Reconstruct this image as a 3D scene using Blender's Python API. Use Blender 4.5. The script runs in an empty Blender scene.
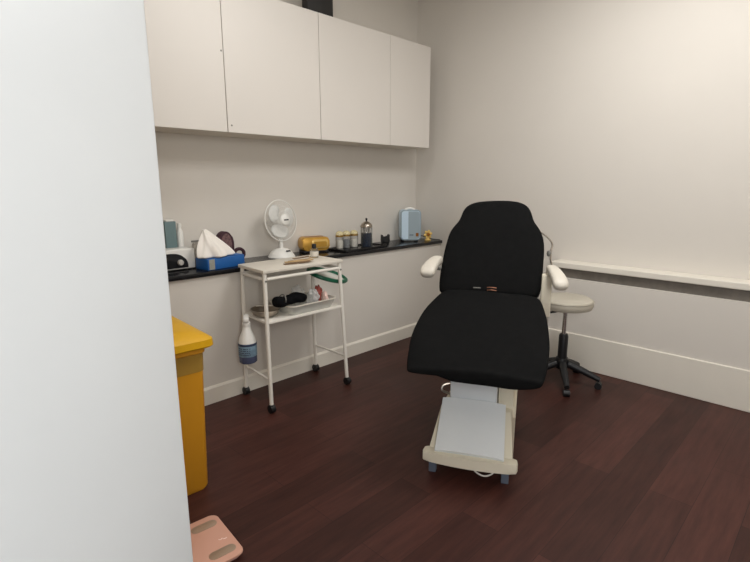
import bpy, bmesh, math, random
from mathutils import Vector, Matrix, noise
PI = math.pi
random.seed(7)
S = bpy.context.scene
COL = S.collection

# ------------------------------------------------------------------ camera
F, PX, PY, HZ = 490.0, 382.5, 282.0, 183.0
pitch = math.atan((PY - HZ) / F)
yaw = math.radians(44.0445)
cd = bpy.data.cameras.new('camera')
cam = bpy.data.objects.new('camera', cd)
COL.objects.link(cam)
cam.location = (0, 0, 1.5)
cam.rotation_euler = (PI / 2 - pitch, 0, yaw)
cd.sensor_width = 36.0
cd.lens = 36.0 * F / 750.0
cd.shift_x = (375.0 - PX) / 750.0
cd.shift_y = (PY - 281.0) / 750.0
cd.clip_start = 0.02
S.camera = cam

# ------------------------------------------------------------------ light
w = bpy.data.worlds.new('world')
S.world = w
w.use_nodes = True
w.node_tree.nodes['Background'].inputs[0].default_value = (0.75, 0.85, 1.0, 1)
w.node_tree.nodes['Background'].inputs[1].default_value = 0.2


def area(name, loc, target, size, power, col, shape='DISK', sy=None):
    l = bpy.data.lights.new(name, 'AREA')
    l.shape = shape
    l.size = size
    if sy:
        l.size_y = sy
    l.energy = power
    l.color = col
    o = bpy.data.objects.new(name, l)
    COL.objects.link(o)
    o.location = loc
    d = Vector(target) - Vector(loc)
    o.rotation_euler = d.to_track_quat('-Z', 'Y').to_euler()
    return o


area('ceiling_lamp_light', (-2.15, 1.55, 3.24), (-2.15, 1.55, 0), 0.55, 10, (1.0, 0.995, 0.985))
area('added_fill_lamp', (-0.8, 2.65, 3.24), (-0.8, 2.65, 0), 1.2, 45, (1.0, 0.995, 0.985))  # added large soft fill, placed to brighten the upper back wall
area('doorway_daylight', (0.175, -0.52, 1.1), (-0.9, 2.6, 0.9), 0.8, 3, (0.6, 0.8, 1.0), 'RECTANGLE', 1.7)
area('added_front_fill', (0.98, -0.36, 2.0), (-2.0, 3.6, 2.2), 0.6, 47, (1.0, 1.0, 1.0), 'RECTANGLE', 1.1)  # added fill to brighten the walls, set just inside an invented window

S.view_settings.view_transform = 'Standard'
S.view_settings.look = 'None'
S.view_settings.exposure = 0.0
S.view_settings.gamma = 1.0
S.view_settings.use_curve_mapping = False


# ------------------------------------------------------------------ materials
def lin(c):
    return tuple(((v / 255) / 12.92 if v / 255 <= 0.04045 else ((v / 255 + 0.055) / 1.055) ** 2.4) for v in c)


def mat(name, rgb, rough=0.5, metal=0.0, spec=0.5, trans=0.0, ior=1.45, var=0.0, vscale=8.0, bump=0.0, bscale=60.0,
        alpha=1.0, emit=None, estr=0.0, coat=0.0):
    m = bpy.data.materials.new(name)
    m.use_nodes = True
    nt = m.node_tree
    b = nt.nodes['Principled BSDF']
    c = lin(rgb)
    b.inputs['Base Color'].default_value = (*c, 1)
    b.inputs['Roughness'].default_value = rough
    b.inputs['Metallic'].default_value = metal
    b.inputs['Specular IOR Level'].default_value = spec
    b.inputs['Transmission Weight'].default_value = trans
    b.inputs['IOR'].default_value = ior
    b.inputs['Alpha'].default_value = alpha
    b.inputs['Coat Weight'].default_value = coat
    if emit:
        b.inputs['Emission Color'].default_value = (*lin(emit), 1)
        b.inputs['Emission Strength'].default_value = estr
    tc = nt.nodes.new('ShaderNodeTexCoord')
    if var > 0:
        n = nt.nodes.new('ShaderNodeTexNoise')
        n.inputs['Scale'].default_value = vscale
        n.inputs['Detail'].default_value = 4
        nt.links.new(tc.outputs['Object'], n.inputs['Vector'])
        r = nt.nodes.new('ShaderNodeValToRGB')
        r.color_ramp.elements[0].position = 0.3
        r.color_ramp.elements[1].position = 0.7
        r.color_ramp.elements[0].color = (*[v * (1 - var) for v in c], 1)
        r.color_ramp.elements[1].color = (*[min(1, v * (1 + var)) for v in c], 1)
        nt.links.new(n.outputs['Fac'], r.inputs['Fac'])
        nt.links.new(r.outputs['Color'], b.inputs['Base Color'])
    if bump > 0:
        n2 = nt.nodes.new('ShaderNodeTexNoise')
        n2.inputs['Scale'].default_value = bscale
        nt.links.new(tc.outputs['Object'], n2.inputs['Vector'])
        bp = nt.nodes.new('ShaderNodeBump')
        bp.inputs['Strength'].default_value = bump
        bp.inputs['Distance'].default_value = 0.005
        nt.links.new(n2.outputs['Fac'], bp.inputs['Height'])
        nt.links.new(bp.outputs['Normal'], b.inputs['Normal'])
    return m


def floor_mat():
    m = bpy.data.materials.new('dark_wood_planks')
    m.use_nodes = True
    nt = m.node_tree
    N, Lk = nt.nodes, nt.links
    b = N['Principled BSDF']
    tc = N.new('ShaderNodeTexCoord')
    mp = N.new('ShaderNodeMapping')
    mp.inputs['Rotation'].default_value = (0, 0, PI / 2)
    Lk.new(tc.outputs['Object'], mp.inputs['Vector'])
    br = N.new('ShaderNodeTexBrick')
    br.inputs['Scale'].default_value = 1.0
    br.inputs['Brick Width'].default_value = 1.25
    br.inputs['Row Height'].default_value = 0.19
    br.inputs['Mortar Size'].default_value = 0.0012
    br.inputs['Mortar Smooth'].default_value = 0.3
    br.offset = 0.37
    br.inputs['Color1'].default_value = (*lin((54, 30, 25)), 1)
    br.inputs['Color2'].default_value = (*lin((74, 43, 37)), 1)
    br.inputs['Mortar'].default_value = (*lin((38, 22, 19)), 1)
    Lk.new(mp.outputs['Vector'], br.inputs['Vector'])
    mp2 = N.new('ShaderNodeMapping')
    mp2.inputs['Scale'].default_value = (14.0, 1.3, 1.0)
    Lk.new(tc.outputs['Object'], mp2.inputs['Vector'])
    ns = N.new('ShaderNodeTexNoise')
    ns.inputs['Scale'].default_value = 2.2
    ns.inputs['Detail'].default_value = 6
    ns.inputs['Roughness'].default_value = 0.65
    Lk.new(mp2.outputs['Vector'], ns.inputs['Vector'])
    n2 = N.new('ShaderNodeTexNoise')
    n2.inputs['Scale'].default_value = 1.6
    n2.inputs['Detail'].default_value = 3
    Lk.new(tc.outputs['Object'], n2.inputs['Vector'])
    rp = N.new('ShaderNodeValToRGB')
    rp.color_ramp.elements[0].position = 0.25
    rp.color_ramp.elements[1].position = 0.8
    rp.color_ramp.elements[0].color = (0.62, 0.6, 0.6, 1)
    rp.color_ramp.elements[1].color = (1.42, 1.38, 1.34, 1)
    Lk.new(ns.outputs['Fac'], rp.inputs['Fac'])
    mx = N.new('ShaderNodeMix')
    mx.data_type = 'RGBA'
    mx.blend_type = 'MULTIPLY'
    mx.inputs['Factor'].default_value = 1.0
    Lk.new(br.outputs['Color'], mx.inputs[6])
    Lk.new(rp.outputs['Color'], mx.inputs[7])
    Lk.new(mx.outputs[2], b.inputs['Base Color'])
    mr = N.new('ShaderNodeMapRange')
    mr.inputs['To Min'].default_value = 0.33
    mr.inputs['To Max'].default_value = 0.55
    Lk.new(n2.outputs['Fac'], mr.inputs['Value'])
    Lk.new(mr.outputs['Result'], b.inputs['Roughness'])
    b.inputs['Specular IOR Level'].default_value = 0.22
    bp = N.new('ShaderNodeBump')
    bp.inputs['Strength'].default_value = 0.12
    bp.inputs['Distance'].default_value = 0.003
    Lk.new(ns.outputs['Fac'], bp.inputs['Height'])
    Lk.new(bp.outputs['Normal'], b.inputs['Normal'])
    return m


def glass_mat(name, rgb, alpha_min=0.14, rough=0.05):
    m = bpy.data.materials.new(name)
    m.use_nodes = True
    nt = m.node_tree
    N, Lk = nt.nodes, nt.links
    b = N['Principled BSDF']
    b.inputs['Base Color'].default_value = (*lin(rgb), 1)
    b.inputs['Roughness'].default_value = rough
    tr = N.new('ShaderNodeBsdfTransparent')
    lw = N.new('ShaderNodeLayerWeight')
    lw.inputs['Blend'].default_value = 0.35
    mr = N.new('ShaderNodeMapRange')
    mr.inputs['To Min'].default_value = alpha_min
    mr.inputs['To Max'].default_value = 0.85
    Lk.new(lw.outputs['Facing'], mr.inputs['Value'])
    mx = N.new('ShaderNodeMixShader')
    Lk.new(mr.outputs['Result'], mx.inputs['Fac'])
    Lk.new(tr.outputs[0], mx.inputs[1])
    Lk.new(b.outputs[0], mx.inputs[2])
    Lk.new(mx.outputs[0], N['Material Output'].inputs['Surface'])
    return m


M = dict(
    wall=mat('cream_wall_paint', (215, 209, 200), 0.75, var=0.015, vscale=1.5, bump=0.05, bscale=90),
    ceil=mat('ceiling_paint', (236, 232, 224), 0.9, var=0.01),
    skirt=mat('white_gloss_skirting', (226, 220, 208), 0.4, var=0.01),
    floor=floor_mat(),
    cab=mat('white_cabinet_laminate', (220, 214, 206), 0.42, var=0.008, vscale=2),
    cabin=mat('white_carcass', (225, 218, 206), 0.5, var=0.01),
    gap=mat('dark_gap', (60, 54, 48), 0.8, var=0.1),
    blk=mat('black_gloss_worktop', (20, 20, 23), 0.22, var=0.25, vscale=40),
    blkp=mat('black_plastic', (22, 22, 24), 0.45, var=0.1),
    blkm=mat('matt_black_box', (38, 36, 34), 0.7, var=0.1),
    cloth=mat('black_cotton_cover', (22, 22, 22), 0.95, spec=0.05, var=0.12, vscale=30, bump=0.25, bscale=300),
    cloth2=mat('black_cloth', (14, 14, 16), 0.9, spec=0.1, var=0.2, vscale=30, bump=0.3, bscale=120),
    white=mat('white_painted_metal', (234, 229, 219), 0.35, var=0.01),
    whitep=mat('white_plastic', (232, 230, 224), 0.35, var=0.01),
    lam=mat('white_tray_board', (218, 211, 198), 0.45, var=0.015),
    cream=mat('cream_plastic', (226, 218, 198), 0.4, var=0.02),
    stoolv=mat('beige_vinyl', (186, 179, 164), 0.45, var=0.02),
    creamv=mat('cream_vinyl', (206, 199, 186), 0.45, var=0.02),
    plate=mat('white_cover_plate', (226, 230, 232), 0.35, var=0.01),
    bluefoot=mat('grey_blue_foot', (98, 106, 120), 0.5, var=0.05),
    chrome=mat('chrome', (200, 200, 200), 0.18, metal=1.0, var=0.02),
    dial=mat('silver_dial', (205, 202, 196), 0.35, metal=0.3, var=0.02),
    steel=mat('brushed_steel', (170, 160, 148), 0.3, metal=1.0, var=0.05),
    gold=mat('gold_metal', (206, 158, 70), 0.32, metal=0.45, var=0.06),
    gold2=mat('pale_gold_metal', (226, 190, 112), 0.28, metal=0.45, var=0.05),
    goldrim=mat('gold_lid_band', (170, 135, 70), 0.3, metal=0.8, var=0.1),
    amber=mat('dark_amber', (150, 92, 24), 0.35, metal=0.3, var=0.15),
    petal=mat('golden_yellow_petal', (230, 194, 112), 0.4, metal=0.2, var=0.1),
    yel=mat('yellow_bin_plastic', (214, 150, 36), 0.42, var=0.03, vscale=5),
    yel2=mat('yellow_lid_plastic', (214, 162, 10), 0.45, var=0.03, vscale=5),
    tape=mat('brown_parcel_tape', (165, 130, 58), 0.3, var=0.06, vscale=12),
    pink=mat('pink_glass_platform', (205, 156, 136), 0.3, var=0.01),
    pinkb=mat('pink_scale_body', (205, 160, 150), 0.5, var=0.02),
    pad=mat('taupe_electrode_pad', (168, 146, 126), 0.35, metal=0.3, var=0.05),
    palemark=mat('pale_print', (244, 216, 206), 0.5, var=0.01),
    door=mat('white_door_paint', (216, 220, 222), 0.35, var=0.01),
    blue=mat('blue_cardboard', (30, 92, 160), 0.45, var=0.05),
    greyl=mat('grey_label', (150, 150, 142), 0.5, var=0.12, vscale=40),
    tissue=mat('white_tissue', (240, 234, 226), 0.9, var=0.02, bump=0.2, bscale=40),
    greyfab=mat('grey_speckled_fabric', (150, 143, 132), 0.9, var=0.35, vscale=120),
    plum=mat('plum_fabric', (60, 32, 42), 0.7, var=0.15, vscale=30),
    plumin=mat('plum_patterned_lining', (110, 84, 84), 0.8, var=0.45, vscale=70),
    teal=mat('grey_teal_carton', (104, 126, 128), 0.5, var=0.05),
    fridge=mat('pale_blue_enamel', (202, 220, 232), 0.3, var=0.01),
    fridgeb=mat('pale_blue_panel', (200, 220, 234), 0.25, var=0.01),
    frame=mat('slate_frame', (140, 156, 164), 0.35, var=0.03),
    mirror=mat('grey_blue_mirror_glass', (186, 202, 210), 0.10, metal=0.30, var=0.01),
    glass=glass_mat('clear_glass', (120, 122, 118), 0.10),
    plastic=glass_mat('clear_plastic', (222, 222, 214), 0.34, 0.25),
    acryl=glass_mat('cream_lid_plastic', (240, 226, 170), 0.4, 0.2),
    mesh=glass_mat('clear_plastic_film', (225, 225, 222), 0.4, 0.2),
    blade=glass_mat('translucent_blade', (238, 238, 234), 0.85, 0.3),
    bluel=mat('blue_disinfectant', (8, 26, 52), 0.12, var=0.1),
    cotton=mat('cotton_wool', (214, 210, 200), 0.95, var=0.1, vscale=60),
    greycot=mat('grey_contents', (130, 132, 134), 0.8, var=0.3, vscale=60),
    wood=mat('brown_paper_strip', (190, 160, 118), 0.8, var=0.1, vscale=40),
    wood2=mat('dark_brown_strip', (118, 92, 66), 0.8, var=0.15, vscale=40),
    green=mat('dark_green_plastic', (16, 92, 66), 0.35, var=0.08),
    red=mat('red_print', (158, 78, 68), 0.6, var=0.15, vscale=40),
    pinkp=mat('pale_pink_wrapper', (226, 196, 186), 0.5, var=0.1, vscale=40),
    label=mat('pale_blue_label', (120, 146, 164), 0.5, var=0.18, vscale=60),
    navy=mat('navy_label_band', (46, 56, 82), 0.5, var=0.1),
    violet=mat('blue_grey_liquid', (84, 92, 120), 0.2, var=0.05),
    grille=mat('grey_stone_band', (118, 112, 104), 0.5, var=0.14, vscale=18),
    copper=mat('copper_buckle', (170, 120, 98), 0.35, metal=0.8, var=0.1),
    grey=mat('mid_grey_plastic', (120, 118, 112), 0.45, var=0.05),
    lampw=mat('lamp_diffuser', (255, 252, 246), 0.5, emit=(255, 252, 246), estr=2.0, var=0.0),
    daylight=mat('hall_wall', (225, 228, 230), 0.8, var=0.01),
)


# ------------------------------------------------------------------ helpers
def new():
    return bmesh.new()


def xf(bm, verts, mtx):
    bmesh.ops.transform(bm, matrix=mtx, verts=verts)


def box(bm, lo, hi, bev=0.0, seg=2, rz=0.0, piv=None):
    lo = Vector(lo)
    hi = Vector(hi)
    c = (lo + hi) / 2
    s = hi - lo
    r = bmesh.ops.create_cube(bm, size=1.0)
    vs = r['verts']
    xf(bm, vs, Matrix.Translation(c) @ Matrix.Diagonal((s.x, s.y, s.z, 1)))
    if bev > 0:
        es = list({e for v in vs for e in v.link_edges})
        r = bmesh.ops.bevel(bm, geom=es, offset=bev, segments=seg, affect='EDGES', profile=0.5)
        vs = list({v for f in r['faces'] for v in f.verts} | {v for v in vs if v.is_valid})
    if rz:
        p = Vector(piv) if piv else c
        xf(bm, vs, Matrix.Translation(p) @ Matrix.Rotation(rz, 4, 'Z') @ Matrix.Translation(-p))
    return vs


def tube(bm, pts, r, seg=10, cap=True):
    pts = [Vector(p) for p in pts]
    n = len(pts)
    rr = r if isinstance(r, (list, tuple)) else [r] * n
    rings = []
    prev = None
    for i, p in enumerate(pts):
        if i == 0:
            t = pts[1] - pts[0]
        elif i == n - 1:
            t = pts[-1] - pts[-2]
        else:
            t = (pts[i + 1] - pts[i]).normalized() + (pts[i] - pts[i - 1]).normalized()
        t.normalize()
        if prev is None:
            a = Vector((0, 0, 1)) if abs(t.z) < 0.9 else Vector((1, 0, 0))
            u = t.cross(a).normalized()
        else:
            u = (prev - t * prev.dot(t))
            u = u.normalized() if u.length > 1e-6 else t.orthogonal().normalized()
        prev = u
        v = t.cross(u)
        rings.append([bm.verts.new(p + (u * math.cos(2 * PI * k / seg) + v * math.sin(2 * PI * k / seg)) * rr[i]) for k in range(seg)])
    for a, b in zip(rings, rings[1:]):
        for k in range(seg):
            bm.faces.new((a[k], a[(k + 1) % seg], b[(k + 1) % seg], b[k]))
    if cap:
        bm.faces.new(rings[0][::-1])
        bm.faces.new(rings[-1])
    return [v for q in rings for v in q]


def smooth_path(pts, n=6):
    P = [Vector(p) for p in pts]
    out = []
    for i in range(len(P) - 1):
        p0 = P[max(i - 1, 0)]
        p1, p2 = P[i], P[i + 1]
        p3 = P[min(i + 2, len(P) - 1)]
        for k in range(n):
            t = k / n
            out.append(0.5 * ((2 * p1) + (p2 - p0) * t + (2 * p0 - 5 * p1 + 4 * p2 - p3) * t * t + (3 * p1 - p0 - 3 * p2 + p3) * t ** 3))
    out.append(P[-1])
    return out


def lathe(bm, prof, c=(0, 0, 0), seg=28, mtx=None, cap=True, sx=1.0, sy=1.0):
    """prof: list of (r, z); revolve about Z at c."""
    rings = []
    c = Vector(c)
    for r, z in prof:
        if r < 1e-5:
            rings.append([bm.verts.new(c + Vector((0, 0, z)))])
        else:
            rings.append([bm.verts.new(c + Vector((r * sx * math.cos(2 * PI * k / seg), r * sy * math.sin(2 * PI * k / seg), z))) for k in range(seg)])
    for a, b in zip(rings, rings[1:]):
        if len(a) == 1 and len(b) == 1:
            continue
        if len(a) == 1:
            for k in range(seg):
                bm.faces.new((a[0], b[(k + 1) % seg], b[k]))
        elif len(b) == 1:
            for k in range(seg):
                bm.faces.new((a[k], a[(k + 1) % seg], b[0]))
        else:
            for k in range(seg):
                bm.faces.new((a[k], a[(k + 1) % seg], b[(k + 1) % seg], b[k]))
    vs = [v for q in rings for v in q]
    if cap:
        if len(rings[0]) > 1:
            bm.faces.new(rings[0][::-1])
        if len(rings[-1]) > 1:
            bm.faces.new(rings[-1])
    if mtx is not None:
        xf(bm, vs, mtx)
    return vs


def prism(bm, poly, d0, d1, mtx=None, bev=0.0):
    """poly in XY extruded along Z from d0 to d1, then mtx."""
    a = [bm.verts.new((x, y, d0)) for x, y in poly]
    b = [bm.verts.new((x, y, d1)) for x, y in poly]
    n = len(poly)
    fs = [bm.faces.new(a[::-1]), bm.faces.new(b)]
    for k in range(n):
        bm.faces.new((a[k], a[(k + 1) % n], b[(k + 1) % n], b[k]))
    vs = a + b
    if bev > 0:
        es = list(fs[0].edges) + list(fs[1].edges)
        r = bmesh.ops.bevel(bm, geom=es, offset=bev, segments=2, affect='EDGES', profile=0.5)
        vs = list({v for f in r['faces'] for v in f.verts} | {v for v in vs if v.is_valid})
    if mtx is not None:
        xf(bm, vs, mtx)
    return vs


def rrect(w, h, r, n=5, cx=0.0, cy=0.0):
    out = []
    for (sx, sy, a0) in ((1, 1, 0), (-1, 1, PI / 2), (-1, -1, PI), (1, -1, 1.5 * PI)):
        for k in range(n + 1):
            a = a0 + k / n * PI / 2
            out.append((cx + sx * (w / 2 - r) + r * math.cos(a), cy + sy * (h / 2 - r) + r * math.sin(a)))
    return out


def loft(bm, rows, close=True, caps=True):
    R = [[bm.verts.new(p) for p in row] for row in rows]
    n = len(R[0])
    for a, b in zip(R, R[1:]):
        for k in range(n if close else n - 1):
            bm.faces.new((a[k], a[(k + 1) % n], b[(k + 1) % n], b[k]))
    if caps and close:
        bm.faces.new(R[0][::-1])
        bm.faces.new(R[-1])
    return [v for r in R for v in r]


def obj(name, bm, m, parent=None, smooth=True, sub=0, angle=40):
    bmesh.ops.recalc_face_normals(bm, faces=bm.faces)
    me = bpy.data.meshes.new(name)
    bm.to_mesh(me)
    bm.free()
    me.materials.append(m)
    if smooth:
        for p in me.polygons:
            p.use_smooth = True
        try:
            me.set_sharp_from_angle(angle=math.radians(angle))
        except Exception:
            pass
    o = bpy.data.objects.new(name, me)
    COL.objects.link(o)
    if parent:
        o.parent = parent
    if sub:
        md = o.modifiers.new('sub', 'SUBSURF')
        md.levels = sub
        md.render_levels = sub
    return o


def thing(name, label, cat, loc=(0, 0, 0), rz=0.0, group=None):
    o = bpy.data.objects.new(name, None)
    COL.objects.link(o)
    o.location = loc
    o.rotation_euler = (0, 0, rz)
    o.empty_display_size = 0.1
    o['label'] = label
    o['category'] = cat
    if group:
        o['group'] = group
    return o


def tag(o, label, cat, group=None):
    o['label'] = label
    o['category'] = cat
    if group:
        o['group'] = group
    return o


def struct(name, bm, m, smooth=False, parent=None):
    o = obj(name, bm, m, parent, smooth)
    if not parent:
        o['kind'] = 'structure'
    return o


def dup(root, loc, rz=None, label=None, group=None):
    r = root.copy()
    COL.objects.link(r)
    r.location = loc
    if rz is not None:
        r.rotation_euler = (0, 0, rz)
    if label:
        r['label'] = label
    if group:
        r['group'] = group
    for ch in list(root.children):
        c = ch.copy()
        COL.objects.link(c)
        c.parent = r
        for g in list(ch.children):
            d = g.copy()
            COL.objects.link(d)
            d.parent = c
    return r


def bx(name, lo, hi, m, parent=None, bev=0.0, seg=2, rz=0.0):
    bm = new()
    box(bm, lo, hi, bev, seg, rz)
    return obj(name, bm, m, parent, smooth=bev > 0)


YZ = Matrix(((0, 0, 1, 0), (1, 0, 0, 0), (0, 1, 0, 0), (0, 0, 0, 1)))   # poly x->Y, poly y->Z, depth->X

# ------------------------------------------------------------------ room shell
XW, YB, XR, YF, ZC = -3.41, 4.03, 1.35, -0.42, 3.30
T = 0.12


def sbox(name, lo, hi, m):
    bm = new()
    box(bm, lo, hi)
    return struct(name, bm, m)


sbox('floor', (XW - T, YF - 1.6, -0.1), (XR + T, YB + T, 0.0), M['floor'])
sbox('ceiling', (XW - T, YF - T, ZC), (XR + T, YB + T, ZC + 0.1), M['ceil'])
sbox('wall_left', (XW - T, YF - T, 0), (XW, YB + T, ZC), M['wall'])
sbox('wall_back', (XW, YB, 0), (XR, YB + T, ZC), M['wall'])
sbox('wall_right', (XR, YF - T, 0), (XR + T, YB + T, ZC), M['wall'])
bm = new()                                             # front wall with the doorway the photographer stands in
box(bm, (XW, YF - T, 0), (-0.25, YF, ZC))
box(bm, (0.60, YF - T, 0), (0.70, YF, ZC))
box(bm, (1.26, YF - T, 0), (XR, YF, ZC))
box(bm, (0.70, YF - T, 0), (1.26, YF, 1.42))
box(bm, (0.70, YF - T, 2.58), (1.26, YF, ZC))
box(bm, (-0.25, YF - T, 2.08), (0.60, YF, ZC))
struct('wall_front', bm, M['wall'])
bm = new()
for lo, hi in (((0.70, YF - 0.10, 1.42), (0.74, YF - 0.05, 2.58)), ((1.22, YF - 0.10, 1.42), (1.26, YF - 0.05, 2.58)),
               ((0.74, YF - 0.10, 1.42), (1.22, YF - 0.05, 1.46)), ((0.74, YF - 0.10, 2.54), (1.22, YF - 0.05, 2.58)), ((0.74, YF - 0.10, 1.98), (1.22, YF - 0.05, 2.01))):
    box(bm, lo, hi)
added_win = struct('added_window_1', bm, M['skirt'])  # unseen window, added to go with the front fill light
bm = new()
box(bm, (0.74, YF - 0.08, 1.46), (1.22, YF - 0.072, 2.54))
obj('pane', bm, M['glass'], added_win, False)
# boxed ledge under the worktop
XL = -3.065
sbox('wall_ledge', (XW, YF, 0), (XL, YB, 0.893), M['wall'])
bm = new()
prism(bm, [(0, 0), (0.016, 0), (0.016, 0.108), (0.006, 0.122), (0, 0.122)], YF, 3.88,
      Matrix.Translation((XL, 0, 0)) @ Matrix(((1, 0, 0, 0), (0, 0, 1, 0), (0, 1, 0, 0), (0, 0, 0, 1))))
struct('baseboard_left', bm, M['skirt'])
# boxed ledge along the back wall, right of the chair
XA = -1.79
sbox('trim_1', (XA, 3.885, 0.285), (XR, YB, 0.735), M['wall'])
bm = new()
box(bm, (XA, 3.915, 0.735), (XR, YB, 0.815))
struct('trim_2', bm, M['grille'])
bm = new()
box(bm, (XA - 0.01, 3.872, 0.815), (XR, YB, 0.862), 0.006, 2)
struct('trim_3', bm, M['skirt'])
bm = new()
box(bm, (XL + 0.017, 3.985, 0), (XA, YB, 0.122))
struct('baseboard_back', bm, M['skirt'])
bm = new()
box(bm, (XA, 3.872, 0.0), (XR, YB, 0.285), 0.005, 2)
struct('trim_4', bm, M['skirt'])

# worktop
bm = new()
box(bm, (XW + 0.001, YF + 0.001, 0.894), (-3.041, YB - 0.001, 0.925), 0.005, 2)
tag(obj('worktop', bm, M['blk']), 'long narrow glossy black worktop along the left wall under the white cabinets', 'worktop')
ZT = 0.926

# ------------------------------------------------------------------ wall cabinets
XC = -3.08
zb, zt = 1.83, 2.735


def cabinet(y0, y1, label, hole=None, plain=False):
    t = thing('wall_cabinet', label, 'wall cabinet', (XW, y0, zb), 0, 'white wall cabinets over the worktop')
    W = y1 - y0
    H = zt - zb
    D = XC - XW
    bm = new()
    p = 0.018
    box(bm, (0.001, 0.001, 0), (D - 0.02, p, H))
    box(bm, (0.001, W - p, 0), (D - 0.02, W - 0.001, H))
    box(bm, (0.001, p, 0), (D - 0.02, W - p, p))
    box(bm, (0.001, p, H - p), (D - 0.02, W - p, H))
    box(bm, (0.001, p, p), (0.01, W - p, H - p))
    obj('body', bm, M['cabin'], t, False)
    bm = new()
    g = 0.0025 if not plain else 0.0008
    box(bm, (D - 0.019, g, 0.0), (D, W - g, H), 0.0015, 1)
    d = obj('door', bm, M['cab'], t, True)
    if hole:
        for (hy, hz) in hole:
            bm = new()
            lathe(bm, [(0.006, -0.001), (0.006, 0.0015), (0.0, 0.002)], seg=10,
                  mtx=Matrix.Translation((D, hy, hz)) @ Matrix.Rotation(PI / 2, 4, 'Y'))
            obj('screw_cap', bm, M['grey'], d)
    return t


cabinet(0.135, 0.925, 'white wall cabinet at the near left end of the run, mostly behind the open door')
cabinet(0.925, 1.715, 'white flat-fronted wall cabinet above the blue tissue box and bench machine', hole=[(0.775, 0.5), ])
cabinet(1.715, 2.502, 'white flat-fronted wall cabinet above the desk fan and trolley', hole=[(0.03, 0.045)])
cabinet(2.502, 3.283, 'white flat-fronted wall cabinet above the gold warmer and glass jars')
cabinet(3.283, 3.832, 'narrow white wall cabinet nearest the room corner, above the blue mini fridge', plain=True)

# black box on the cabinets
t = thing('storage_box', 'dark black box standing on top of the white wall cabinets', 'box', (-3.27, 2.52, zt + 0.001))
bx('body', (0.095, -0.095, 0), (0.165, 0.15, 0.26), M['blkm'], t, 0.006)
bx('lid', (0.09, -0.10, 0.2605), (0.17, 0.155, 0.29), M['blkm'], t, 0.006)

# ------------------------------------------------------------------ items on the worktop
# teal carton by the wall
t = thing('carton', 'grey-teal upright carton at the wall behind the white bench machine', 'carton', (-3.365, 1.392, ZT))
bx('body', (-0.03, -0.04, 0), (0.03, 0.035, 0.318), M['teal'], t, 0.003)
bx('cap', (-0.025, -0.03, 0.3185), (0.025, 0.025, 0.33), M['whitep'], t, 0.003)
t = thing('bottle', 'slim white bottle beside the teal carton at the wall', 'bottle', (-3.375, 1.466, ZT))
bm = new()
lathe(bm, [(0, 0), (0.021, 0), (0.022, 0.01), (0.022, 0.24), (0.012, 0.265), (0.012, 0.275), (0, 0.275)], seg=18)
obj('body', bm, M['whitep'], t)
bm = new()
lathe(bm, [(0, 0.2755), (0.014, 0.2755), (0.014, 0.30), (0, 0.302)], seg=18)
obj('cap', bm, M['whitep'], t)

# white bench machine
t = thing('bench_machine', 'white benchtop unit with black rounded front panel and silver dial on the worktop', 'machine', (-3.235, 1.345, ZT))
bm = new()
box(bm, (-0.10, -0.17, 0.008), (0.022, 0.142, 0.142), 0.008, 3)
body = obj('body', bm, M['whitep'], t)
poly = [(-0.165, 0.018), (0.09, 0.018)]
for k in range(9):
    a = k / 8 * PI / 2
    poly.append((-0.02 + 0.110 * math.cos(a), 0.035 + 0.083 * math.sin(a)))
poly += [(-0.165, 0.118)]
bm = new()
prism(bm, poly, 0.0215, 0.028, YZ, 0.002)
obj('front_panel', bm, M['blkp'], t)
bm = new()
lathe(bm, [(0.0, 0.0), (0.02, 0), (0.019, 0.012), (0.016, 0.016), (0, 0.017)], seg=20, mtx=Matrix.Translation((0.0285, 0.036, 0.055)) @ Matrix.Rotation(PI / 2, 4, 'Y'))
obj('dial', bm, M['dial'], t)
for sy in (-0.14, 0.11):
    for sx in (-0.08, 0.0):
        bm = new()
        lathe(bm, [(0.012, 0), (0.012, 0.0078)], (sx, sy, 0), 12)
        obj('foot', bm, M['blkp'], t)

# blue box of tissue
t = thing('tissue_box', 'blue cardboard box with a grey strip label and white tissue bursting out of it', 'tissue box', (-3.18, 1.655, ZT), math.radians(8))
bm = new()
box(bm, (-0.05, -0.165, 0), (0.09, 0.135, 0.076), 0.004, 2)
bb = obj('box', bm, M['blue'], t)
bx('label_strip', (0.0895, -0.155, 0.004), (0.0915, -0.112, 0.073), M['greyl'], t)
bx('flap', (-0.045, 0.055, 0.0765), (0.085, 0.13, 0.080), M['blue'], t, 0.001)
# tissue: crumpled cone with folds
rows = []
NR, NS = 14, 40
random.seed(3)
ph = [random.uniform(0, 6.28) for _ in range(4)]
for i in range(NR + 1):
    f = i / NR
    z = 0.0765 + 0.185 * f
    cx = 0.02 - 0.03 * f
    cy = -0.055 - 0.055 * f ** 1.2
    r = 0.118 * (1 - f ** 1.25) ** 0.8 + 0.008
    row = []
    for k in range(NS):
        a = 2 * PI * k / NS
        fold = 1 + 0.20 * (1 - 0.4 * f) * math.sin(5 * a + ph[0] + 2.2 * f) + 0.10 * math.sin(9 * a + ph[1] - 3 * f) + 0.06 * math.sin(14 * a + ph[2])
        rr = r * fold
        row.append((cx + rr * 0.58 * math.cos(a), cy + rr * 1.02 * math.sin(a), z + 0.012 * math.sin(3 * a + ph[3]) * f))
    rows.append(row)
bm = new()
loft(bm, rows)
obj('tissue', bm, M['tissue'], t, sub=1, angle=80)

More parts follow.
